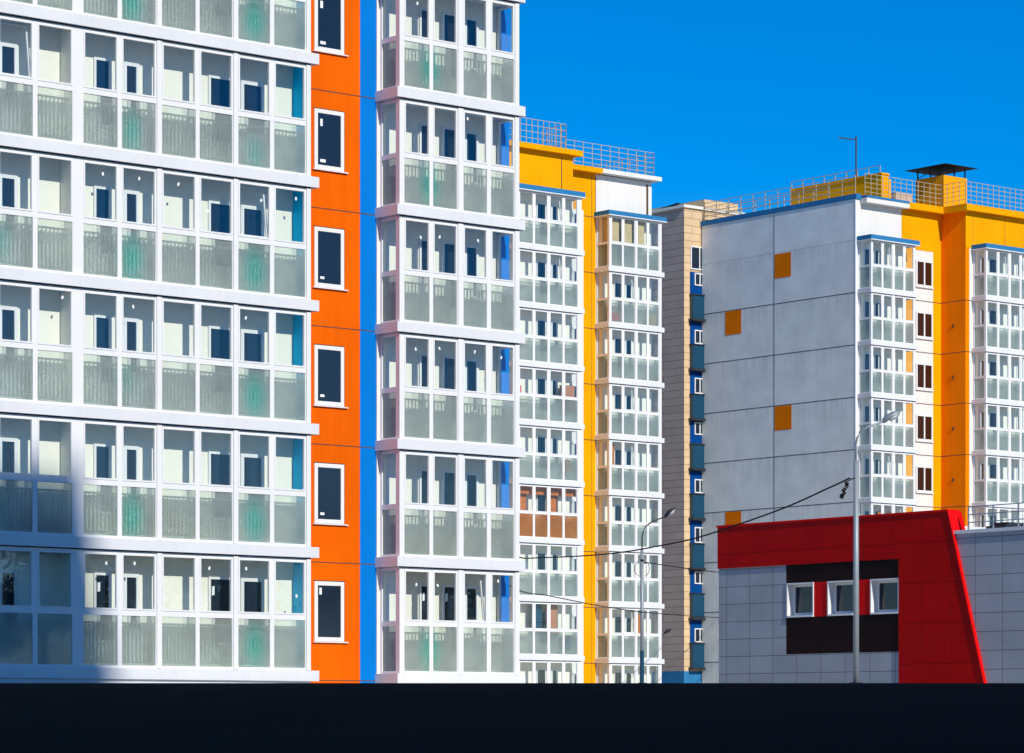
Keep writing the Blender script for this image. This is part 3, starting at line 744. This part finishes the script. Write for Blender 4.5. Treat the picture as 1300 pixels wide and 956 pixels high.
st_g1 = stack(bG, 9, ZG, lambda z: balcony(bG, panG, g1l, g1r, g1, -g1, z, M['frost_far'], side_l=True, side_r=True,
      bdep=.66, wtop=2.42, wins=ax(FG, [(1096, 1103.5, 0), (1109.2, 1119.6, 1)], g1 + .66), slab=(-.1, .12), near=False))
ztg = ZG + FL * 9
# the projecting block
F2l = xside
xe = FG.a(1226); 
MB().box(F2l, F2l + .3, yf + .001, 0, .8, ZGR - .35).obj('wall', M['ochre'], bG, 'shaded orange return wall of the projecting block')
MB().box(F2l + .301, F2l + 12, yf, 11.9, .8, ZGR - .35).obj('wall', M['white_wall'], bG, 'white front of the projecting block')
MB().box(F2l + .0, F2l + 12, yf - .02, yf - .001, ztg + .1, ZGR - .35).obj('wall', M['yellow'], bG, 'yellow top storey of the projecting block')
g2 = -2.75; g2l = FG.a(1251.7, g2)
panG2 = [(FG.a(l, g2), FG.a(r, g2)) for l, r in [(1253.4, 1265.8), (1268.3, 1279.9), (1283, 1294.4), (1296.8, 1308)]]
g2r = FG.a(1310.5, g2)
st_g2 = stack(bG, 9, ZG, lambda z: balcony(bG, panG2, g2l, g2r, g2, yf - g2, z, M['frost_far'], side_l=True, side_r=True,
      bdep=.66, wtop=2.42, wins=ax(FG, [(1243.5, 1250.5, 0), (1254.6, 1264.3, 0)], g2 + .66), doors=ax(FG, [(1289.5, 1295.5)], g2 + .66), slab=(-.12, .12), near=False))
for (l, r, y0_, w_) in ((g1l, g1r, g1, -.001), (g2l, g2r, g2, yf - .021)):
    MB().box(l - .15, r + .2, y0_ - .15, w_, ztg + .02, ztg + .26).obj('balcony_roof', M['blue_cap'], bG, 'blue sheet-metal cap over the balconies')
    MB().box(l - .17, r + .22, y0_ - .17, w_, ztg - .02, ztg + .019).obj('fascia', M['frame'], bG)
# windows in the recessed white wall
wgl, wgr = FG.a(1162.2), FG.a(1183.0)
def gwin(k):
    z1 = FG.z(1172, 331) - FL * k; z0 = z1 - 1.42
    f = window_mesh(bG, wgl, wgr, z0, z1, -.025, 1, name='window', fw=.09)
    MB().box(wgl + .08, wgr - .08, -.05, -.035, z0 + .08, z1 - .08).obj('window_pane', M['brown_glass'], f)
    MB().box(wgl - .05, wgr + .06, -.12, -.0751, z0 - .06, z0 - .01).obj('sill', M['frame'], f)
    return f
gw0 = gwin(0)
gws = [gw0] + [copy_part(gw0, bG, -FL * k) for k in range(1, 8)]
for k in range(0, 9):
    z = ZG + FL * k + .05
    MB().box(FG.a(1160.6) + .01, xside, -.0245, -.0005, z - .015, z + .015).obj('panel_joint', M['rust_joint'], bG)
    MB().box(F2l - .005, F2l, yf, -.025, z - .018, z + .018).obj('panel_joint', M['rust_joint'], bG)
    MB().box(F2l, g2l, yf - .025, yf - .0005, z - .015, z + .015).obj('panel_joint', M['rust_joint'], bG)
for xq in (F2l + .55, FG.a(1275, yf)):
    MB().box(xq, xq + .02, yf - .024, yf - .0205, ztg + .3, ZGR - .36).obj('panel_joint', M['rust_joint'], bG)
ymid = yf * .5
for k in range(0, 8):
    z = ZG + FL * k + 1.5
    MB().box(F2l - .05, F2l, ymid - .05, ymid + .04, z - .08, z + .10).obj('wall_vent', M['rust_joint'], bG)
# eaves
xyl = FG.a(1153, -.4)
MB().box(.352, xyl, -.5, 2, ZGR - .35, ZGR - .10).obj('roof', M['white_wall'], bG, 'white eaves over the recessed front')
MB().box(.352, xyl, -.52, 1.9, ZGR - .0995, ZGR + .03).obj('roof_cap', M['blue_cap'], bG)
MB().box(xyl + .001, F2l - .35, -.5, 2, ZGR - .35, ZGR).obj('roof', M['yellow'], bG, 'yellow eaves over the recess')
MB().box(F2l - .349, F2l + 12, yf - .4, 2, ZGR - .35, ZGR).obj('roof', M['yellow'], bG, 'yellow eaves over the projecting block')
MB().box(.36, F2l + 12, 2.001, 11.9, ZGR - .35, ZGR - .02).obj('roof', M['sidewall'], bG, 'flat roof deck')
# rooftop structures
pa = FG.a(1119, 1.0)
pt = FG.z(1119, 219, 1.0)
MB().box(pa, pa + .55, 1.0, 7.95, ZGR, pt - .10).obj('penthouse', M['yellow'], bG, 'long yellow rooftop wall of the lift housing')
MB().box(pa - .06, pa + .60, .95, 8.0, pt - .10, pt).obj('penthouse_roof', M['yellow'], bG)
pr_ = MB().prism_x([(1.0, ZGR), (1.0, pt - .3), (1.6, ZGR + .55), (2.4, ZGR)], pa + .551, pa + .75)
pr_.obj('penthouse_buttress', M['yellow'], bG)
MB().box(FG.a(1129, 3), FG.a(1150, 3), 2.5, 6.5, ZGR, ZGR + 1.15).obj('roof_hatch', M['brown_side'], bG)
railing(bG, [(pa + .1, 1.2, pa + .1, 8.0)], pt, .42, 1, .9, r=.02)
ca = FG.a(1198, 1.0); cz = FG.z(1198, 222, 1.0)
M['ribbed'] = tiles('ribbed_yellow_sheet', (.86, .38, .006), (.30, .13, .003), .16, 40, 'y', .02, .5, .02)
ch = MB().box(ca, ca + 1.9, 1.0, 3.1, ZGR, cz).obj('chimney', M['ribbed'], bG, 'square yellow sheet-metal chimney')
cpz = 31.02
cap = MB(); X0, X1, Y0, Y1 = ca - .45, ca + 2.25, .45, 3.6; xm, ym = (X0 + X1) / 2, (Y0 + Y1) / 2
cap.quad((X0, Y0, cpz), (X0, Y1, cpz), (X1, Y1, cpz), (X1, Y0, cpz))
for q in (((X0, Y0), (X1, Y0)), ((X1, Y0), (X1, Y1)), ((X1, Y1), (X0, Y1)), ((X0, Y1), (X0, Y0))):
    cap.quad((*q[0], cpz + .001), (*q[1], cpz + .001), (xm, ym, cpz + .28))
cap.obj('chimney_cap', M['black'], ch)
lg = MB()
for (x, y) in ((ca + .08, 1.08), (ca + 1.82, 1.08), (ca + .08, 3.02), (ca + 1.82, 3.02), (ca + .95, 1.08), (ca + .08, 2.05)):
    lg.box(x - .03, x + .03, y - .03, y + .03, cz, cpz)
lg.tube([(ca + .08, 1.08, cz + .05), (ca + .9, 1.08, cz + .35)], .025, 5); lg.tube([(ca + .08, 3.0, cz + .05), (ca + .08, 2.1, cz + .35)], .025, 5)
lg.obj('cap_bracket', M['dark_steel'], ch)
# railings
railing(bG, [(0.1, .1, .1, Lg - .1), (.1, Lg - .1, 3, Lg - .1)], ZGR + .12, 1.02, 4, .98, r=.018)
railing(bG, [(FG.a(1098, -.3), -.3, F2l - .3, -.3), (F2l - .3, -.3, F2l - .3, yf - .25), (F2l - .3, yf - .25, F2l + 11, yf - .25)], ZGR, 1.22, 5, .46, r=.014)
railing(bG, [(1.0, 3.0, 1.0, Lg - 1)], ZGR - .02, 1.0, 3, 1.1, r=.02)
for k, bs in ((8, 1), (4, 1), (3, 2)): open_sash(st_g1[k], *panG[bs], g1, ZG)
open_sash(st_g2[8], *panG2[1], g2, ZG)
for ch_ in list(st_g1[3].children):
    if ch_.name.startswith('frosted_panel'):
        ch_.data = ch_.data.copy(); ch_.data.materials[0] = frosted_glass('green_grey_glass', (.22, .28, .22), .25)
for (l, r) in (panG[1], panG[2]):
    MB().box(l + .1, r - .1, g1 + .5, g1 + .52, ZG + .3, ZG + 2.4).obj('curtain', M['wood'], st_g1[3])

# antenna on the roof
an = MB(); za0 = pt; at = FG.z(1111, 177, 3.2)
axx = FG.a(1111, 3.2)
t = thing('tv_antenna', 'thin rooftop television antenna mast above the yellow lift housing', 'antenna', FG.O + U1 * (pa + .3) + U2 * 3.2 + Vector((0, 0, pt)), YAW)
MB().tube([(0, 0, -.0), (0, 0, at - pt)], .045, 6).obj('mast', M['dark_steel'], t)
y_ = MB(); y_.tube([(0, -.0, at - pt - .2), (-.95, .45, at - pt - .12)], .024, 5)
for i in range(7):
    f_ = .15 + i * .12; cx_, cy_, cz_ = -.95 * f_ / 1.0, .45 * f_, at - pt - .2 + .08 * f_
    y_.tube([(cx_ - .1, cy_ - .22, cz_), (cx_ + .1, cy_ + .22, cz_)], .015, 4)
y_.obj('yagi_boom', M['dark_steel'], t)

# ================================================================== BUILDING R : low red and grey clad building
FR = Frame(1203, 110.0)
bR = thing('low_building', 'low red and grey tiled commercial building with three small windows in a black panel', 'building', FR.O, YAW)
zr = FR.zs(1203, 647.8)
yL = FR.ys(912.5); yW0 = FR.ys(998); yW1 = FR.ys(1142)
zk1 = FR.zs(1142, 708.3); zk0 = FR.zs(1142, 827.2)
zred = zk1 - .03
M['grey_tile'] = tiles('grey_cladding', (.38, .40, .43), (.15, .16, .17), 1.24, .652, 'y', .014, .45, .04)
M['red_tile'] = tiles('red_cladding', (.50, .001, .001), (.20, .001, .001), 1.40, 1.42, 'y', .012, .35, .03, 0, (.2, .65))
M['black_tile'] = tiles('black_cladding', (.020, .007, .006), (.008, .004, .004), 1.24, .652, 'y', .014, .35, .1)
M['red_plain'] = paint('red_sheet', (.75, .004, .004), .4, .05, 1)
G0 = .2
MB().box(0, 14, yW0 + .001, yL, G0, zred).obj('wall', M['grey_tile'], bR, 'grey tiled wall left of the black panel')
MB().box(0, 14, yW1, yW0, G0, zk0).obj('wall', M['grey_tile'], bR, 'grey tiled wall under the black panel')
ydiag_t = FR.ys(1204.5); ydiag_b = FR.ys(1256.5)
# red band and sloped red panel standing proud
rb = MB().box(-.05, .5, yW1, yL + .02, zred, zr - .04)
rb.obj('wall', M['red_tile'], bR, 'red tiled top band')
rp = MB().prism_x([(yW1 - .001, G0), (yW1 - .001, zr - .04), (ydiag_t + .0, zr - .04), (FR.ys(1256.5) - .14, G0)], -.05, .5)
rp.obj('wall', M['red_tile'], bR, 'red tiled panel with slanted right edge')
cpg = MB().box(-.09, .55, ydiag_t - .02, yL + .06, zr - .04, zr + .03)
cpg.obj('coping', M['red_plain'], bR)
sl_ = MB()
dz_ = zr - .04 - G0; dy_ = ydiag_t - (ydiag_b - .14)
sl_.prism_x([(ydiag_b - .14 - .04, G0), (ydiag_b - .14 - .002, G0), (ydiag_t - .002, zr - .04), (ydiag_t - .04, zr - .04)], -.09, .62)
sl_.obj('edge_trim', M['red_plain'], bR, 'bright red slanted edge trim')
# grey wall to the right of the slanted edge
zgw = FR.zs(1230, 672.5)
MB().box(.05, 14, -16, ydiag_b + 1.8, G0, zgw - .12).obj('wall', M['grey_tile'], bR, 'grey tiled wall right of the red panel')
MB().box(-.02, 14.1, -16.05, -.02, zgw - .12, zgw).obj('coping', M['band'], bR)
MB().box(.51, 14, 0.2, yL, zk0 + .1, zr - .5).obj('wall', M['sidewall'], bR, 'upper wall behind the cladding')
railing(bR, [(.3, -.7, .3, -15.5)], zgw, .82, 3, 1.15, mat='steel', r=.022)
# black panel with windows
def zz(px, py): return FR.zs(px, py)
wz1 = FR.zs(1142, 733.6); wz0 = FR.zs(1142, 778.8)
wp = [(999.0, 1033.2), (1050.8, 1085), (1105.2, 1141.6)]
ws = [(FR.ys(b_), FR.ys(a_)) for a_, b_ in wp]
k_ = MB(); k_.box(0.002, .5, yW1 + .001, yW0, zk0 + .001, wz0); k_.box(.002, .5, yW1 + .001, yW0, wz1, zk1)
k_.obj('wall', M['black_tile'], bR, 'black tiled panel round the windows')
k_ = MB(); k_.box(.004, .5, ws[0][0] , ws[1][1], wz0, wz1)
k_.obj('wall', M['red_plain'], bR, 'red filling between the windows')
k_ = MB(); k_.box(.004, .5, ws[1][0], ws[2][1], wz0, wz1)
k_.obj('wall', M['red_plain'], bR, 'red filling between the windows')
for (ya, yb_) in ws:
    f = MB(); e = .05
    f.box(-.03, .42, ya, ya + e, wz0, wz1).box(-.03, .42, yb_ - e, yb_, wz0, wz1).box(-.03, .42, ya + e, yb_ - e, wz1 - .05, wz1).box(-.05, .42, ya + e, yb_ - e, wz0, wz0 + .07)
    f.box(.28, .40, ya + e, ya + e + .09, wz0 + .07, wz1 - .05).box(.28, .40, yb_ - e - .09, yb_ - e, wz0 + .07, wz1 - .05)
    f.box(.28, .40, ya + e + .09, yb_ - e - .09, wz0 + .07, wz0 + .17).box(.28, .40, ya + e + .09, yb_ - e - .09, wz1 - .14, wz1 - .05)
    w_o = f.obj('window', M['frame'], bR)
    MB().box(.33, .35, ya + e + .08, yb_ - e - .08, wz0 + .16, wz1 - .13).obj('window_pane', M['dark_glass'], w_o)
# bits on the flat roof
MB().box(1.2, 3.0, -1.6, -.7, zgw, zgw + .18).box(1.4, 2.8, -1.5, -.8, zgw + .18, zgw + .30).obj('roof_unit', M['dark_steel'], bR, 'dark roof hatch')
MB().box(1.0, 4.0, -9, -2.6, zgw, zgw + .22).obj('roof_duct', M['frame'], bR, 'pale sheet duct lying on the roof')

# ================================================================== street lamps
def lamp(px, D, y_top, y_neck, head_dx, arm_px, r0, label, y_joint=None, zbase=None, y_bend=None, dark_low=None):
    """px: pole column; rows y_* in the photograph fix real heights at distance D"""
    X = (px - 650) / F * D
    zz_ = lambda y: (HY - y) / F * D
    zb_ = hz(D) if zbase is None else zbase
    t = thing('street_lamp', label, 'street lamp', (X, D, zb_), 0, 'street lamps along the road')
    Z = lambda y: zz_(y) - zb_
    zj = Z(y_joint)
    MB().tube([(0, 0, .0), (0, 0, zj)], [r0, r0 * .86], 14).obj('pole', M['steel'], t, smooth=True)
    MB().tube([(0, 0, 0), (0, 0, .05)], r0 * 2.2, 12).obj('base_plate', M['dark_steel'], t)
    zn = Z(y_bend); m = arm_px / F * D; zh = Z(y_neck)
    pts = [(0, 0, zj - .2), (0, 0, zn - .25), (m * .04, 0, zn), (m * .16, 0, zn + (zh - zn) * .38), (m * .42, 0, zn + (zh - zn) * .66), (m, 0, zh)]
    MB().tube(pts, r0 * .38, 10).obj('arm', M['steel'], t, smooth=True)
    hd = head_dx / F * D; z1 = Z(y_top)
    # lamp head: flattened tapering body with lens below
    d = Vector((hd, 0, z1 - zh)); L = d.length; d.normalize(); nrm = Vector((-d.z, 0, d.x)); sd_ = Vector((0, 1, 0))
    def head(sections, side):
        mb = MB(); k = 12
        for (s_, wd_, up, dn) in sections:
            c = Vector((m, 0, zh)) + d * (L * s_)
            for i in range(k):
                a = 2 * math.pi * i / k; h = up if math.sin(a) > 0 else dn
                mb.v.append(tuple(c + sd_ * (wd_ * math.cos(a)) + nrm * (h * math.sin(a))))
        for j in range(len(sections) - 1):
            for i in range(k):
                mb.f.append((j * k + i, j * k + (i + 1) % k, (j + 1) * k + (i + 1) % k, (j + 1) * k + i))
        mb.f.append(tuple(range(k))); mb.f.append(tuple((len(sections) - 1) * k + i for i in reversed(range(k))))
        return mb
    q = L * 1.55
    head([(-.08, .05 * q, .05 * q, .05 * q), (0, .10 * q, .10 * q, .07 * q), (.3, .22 * q, .16 * q, .05 * q), (.65, .24 * q, .14 * q, .04 * q), (.95, .12 * q, .07 * q, .03 * q), (1.0, .05 * q, .03 * q, .02 * q)], 1).obj('lamp_head', M['steel'], t, smooth=True)
    head([(.28, .12 * q, 0.01, .06 * q), (.34, .19 * q, 0.01, .12 * q), (.65, .21 * q, 0.01, .13 * q), (.92, .10 * q, 0.01, .06 * q)], 1).obj('lamp_lens', M['lamp_lens'], t, smooth=True)
    return t
lampR = lamp(1086.8, 99.0, 523, 535, 21, 35, .096, 'tall galvanised street lamp in front of the red building', y_joint=584, y_bend=556)
zlr = hz(99.0)
lampM = lamp(815.0, 130.0, 645, 655.5, 13, 30, .078, 'street lamp with dark arm in front of the yellow balconies', y_joint=697, y_bend=676)
for ch_ in lampM.children:
    if ch_.name.startswith(('arm', 'lamp_head')): ch_.data.materials[0] = M['dark_steel']
MB().tube([(0, 0, .05), (0, 0, (HY - 826) / F * 130 - lampM.location.z)], .09, 12).obj('pole_sleeve', M['teal'], lampM, 'dark painted lower part of the pole')
lampS = lamp(833.0, 172.0, 798.5, 804, 8.5, 11, .07, 'small distant street lamp head peeking out beside the white balconies', y_joint=818, y_bend=812)
for ch_ in lampS.children:
    if ch_.name.startswith(('arm', 'lamp_head', 'lamp_lens')): ch_.data.materials[0] = M['dark_steel']

# cables ------------------------------------------------------------
def P(px, py, D): return Vector(((px - 650) / F * D, D, (HY - py) / F * D))
def cable(pts, label, r=.018, name='power_line'):
    """smooth curve through the given points"""
    fine = [pts[0]]
    for a_, b_ in zip(pts, pts[1:]):          # even out long spans so the curve does not overshoot
        k = max(1, round((b_ - a_).length / 9))
        fine += [a_.lerp(b_, (q + 1) / k) for q in range(k)]
    pts = fine
    out = []
    for i in range(len(pts) - 1):
        p0 = pts[max(i - 1, 0)]; p1 = pts[i]; p2 = pts[i + 1]; p3 = pts[min(i + 2, len(pts) - 1)]
        for k in range(10):
            t_ = k / 10
            out.append(.5 * ((2 * p1) + (p2 - p0) * t_ + (2 * p0 - 5 * p1 + 4 * p2 - p3) * t_ ** 2 + (3 * p1 - p0 - 3 * p2 + p3) * t_ ** 3))
    out.append(pts[-1])
    o = MB().tube(out, r, 6).obj(name, M['black'], None, smooth=True)
    return tag(o, label, 'power line', 'overhead cables')
def ANC(z): v = FA.O + U1 * endA + U2 * 9; return Vector((v.x, v.y, z))
def GW(px, py): v = FG.O + U2 * FG.ys(px); return Vector((v.x, v.y, (HY - py) / F * v.y))
cable([P(1079, 607, 98.9), P(1050, 620.5, 100), P(990, 647, 102.5), P(899, 678.5, 106), P(850, 690.5, 109), P(774, 703, 114), P(688, 708, 120), P(655, 706, 122), ANC(7.4)],
      'long sagging cable from the tall lamp pole leftwards across the yellow building', .026)
cable([P(817, 713.5, 130), P(860, 720, 140), P(912, 726.6, 152), GW(960, 730)], 'cable from the middle lamp running right behind the red building', .022)
cable([ANC(6.3), P(659, 749.6, 121), P(700, 757, 123), P(760, 769, 126), P(815, 777, 129.8), P(875, 782, 146), P(912, 784, 158), GW(960, 785)],
      'lower cable crossing the balconies and passing behind the middle lamp pole', .020)
# hardware hanging on the tall lamp
cl = thing('cable_clamp', 'black cable clamp bundle hanging beside the tall lamp pole', 'cable clamp', P(1076, 612, 98.85))
c_ = MB(); rr = random.Random(5)
c_.tube([(.25, .1, .15), (.05, 0, .05), (-.1, 0, -.02)], .02, 6)
for i in range(9):
    x, z = -.02 - .02 * i + rr.uniform(-.03, .03), -.02 - .055 * i
    c_.tube([(x - .05, rr.uniform(-.03, .03), z), (x + .05, rr.uniform(-.03, .03), z - .05)], rr.uniform(.02, .04), 6)
c_.obj('clamp_body', M['black'], cl)
lo = MB()
for s_ in (-1, 1):
    ring = [(s_ * (.14 + .16 * math.sin(a)), 0, .28 * math.cos(a)) for a in [i * math.pi / 8 for i in range(9)]]
    lo.tube(ring, .014, 5)
lo.tube([(-.06, 0, .32), (0, 0, .36), (.06, 0, .30)], .05, 6)
o = lo.obj('cable_coil', M['black']); o.location = P(815, 722, 129.75)
tag(o, 'thin cable loops coiled round the middle lamp pole', 'cable coil')

# ================================================================== outside the picture: what shades and what the glass mirrors
sp_ = Vector((-9.75, 68, 0)) + sd * 90
zlvl = math.tan(SUN_EL) * 90
bO = thing('apartment_building', 'tall pale apartment slab behind the viewer with a lower right wing', 'building', sp_, YAW)
MB().box(-25, 0, -14, 0, -3, zlvl + 4.9).obj('wall', M['white_wall'], bO, 'pale main slab')
MB().box(.001, 26, -14, 0, -3, zlvl + .25).obj('wall', M['yellow'], bO, 'yellow lower wing')
MB().box(-25.3, .3, -14.3, .3, zlvl + 4.9, zlvl + 5.2).obj('roof', M['band'], bO)
w0 = MB().box(-24, -22.4, .001, .05, 2, 3.5).obj('window', M['dark_glass'], bO)
for j in range(8):
    for i in range(5):
        if i or j:
            c = w0.copy(); COL.objects.link(c); c.parent = bO; c.location = (i * 4.8, 0, j * 5.6)

M['bark'] = paint('bark', (.09, .06, .04), .9, .3, 3)
M['leaf'] = plain('leaves', (.055, .085, .025), .7)
def tree(x, y, h, seed, label):
    rnd = random.Random(seed); z0 = hz(y)
    t = thing('broadleaf_tree', label, 'tree', (x, y, z0), 0, 'trees beyond the right edge of the picture')
    tk = MB(); tk.tube([(0, 0, -.2), (.1, 0, h * .3), (0, .1, h * .6), (.1, 0, h * .85)], [h * .028, h * .02, h * .013, h * .004], 8)
    tips = []
    for i in range(12):
        a = rnd.uniform(0, 6.28); zz0 = h * rnd.uniform(.25, .75); L = h * rnd.uniform(.15, .3) * (1.1 - zz0 / h)* 1.4
        tip = (math.cos(a) * L, math.sin(a) * L, zz0 + L * .7); tips.append(tip)
        tk.tube([(0, 0, zz0), (tip[0] * .5, tip[1] * .5, zz0 + L * .3), tip], [h * .008, h * .005, h * .002], 5)
    tk.obj('trunk', M['bark'], t)
    cr = MB()
    for i in range(2600):
        c = rnd.choice(tips + [(0, 0, h * .8), (0, 0, h * .65)])
        p = Vector(c) + Vector((rnd.gauss(0, h * .06), rnd.gauss(0, h * .06), rnd.gauss(0, h * .055)))
        s_ = rnd.uniform(.12, .3); u = Vector((rnd.uniform(-1, 1), rnd.uniform(-1, 1), rnd.uniform(-1, 1))).normalized(); v = u.orthogonal().normalized()
        cr.quad(tuple(p - u * s_), tuple(p + v * s_ * .6), tuple(p + u * s_), tuple(p - v * s_ * .6))
    cr.obj('crown', M['leaf'], t)
for i in range(9):
    c = Vector((-7, 70, 0)) + Vector((.948, -.311, 0)) * (88 + (i % 3) * 7) + Vector((.311, .948, 0)) * ((i - 4) * 5.2)
    tree(c.x, c.y, [10.5, 12, 9, 11, 12.5, 9.5, 11.5, 10, 12][i], 100 + i, ['first', 'second', 'third', 'fourth', 'fifth', 'sixth', 'seventh', 'eighth', 'ninth'][i] + ' leafy tree from the viewer, in the row beyond the right edge')
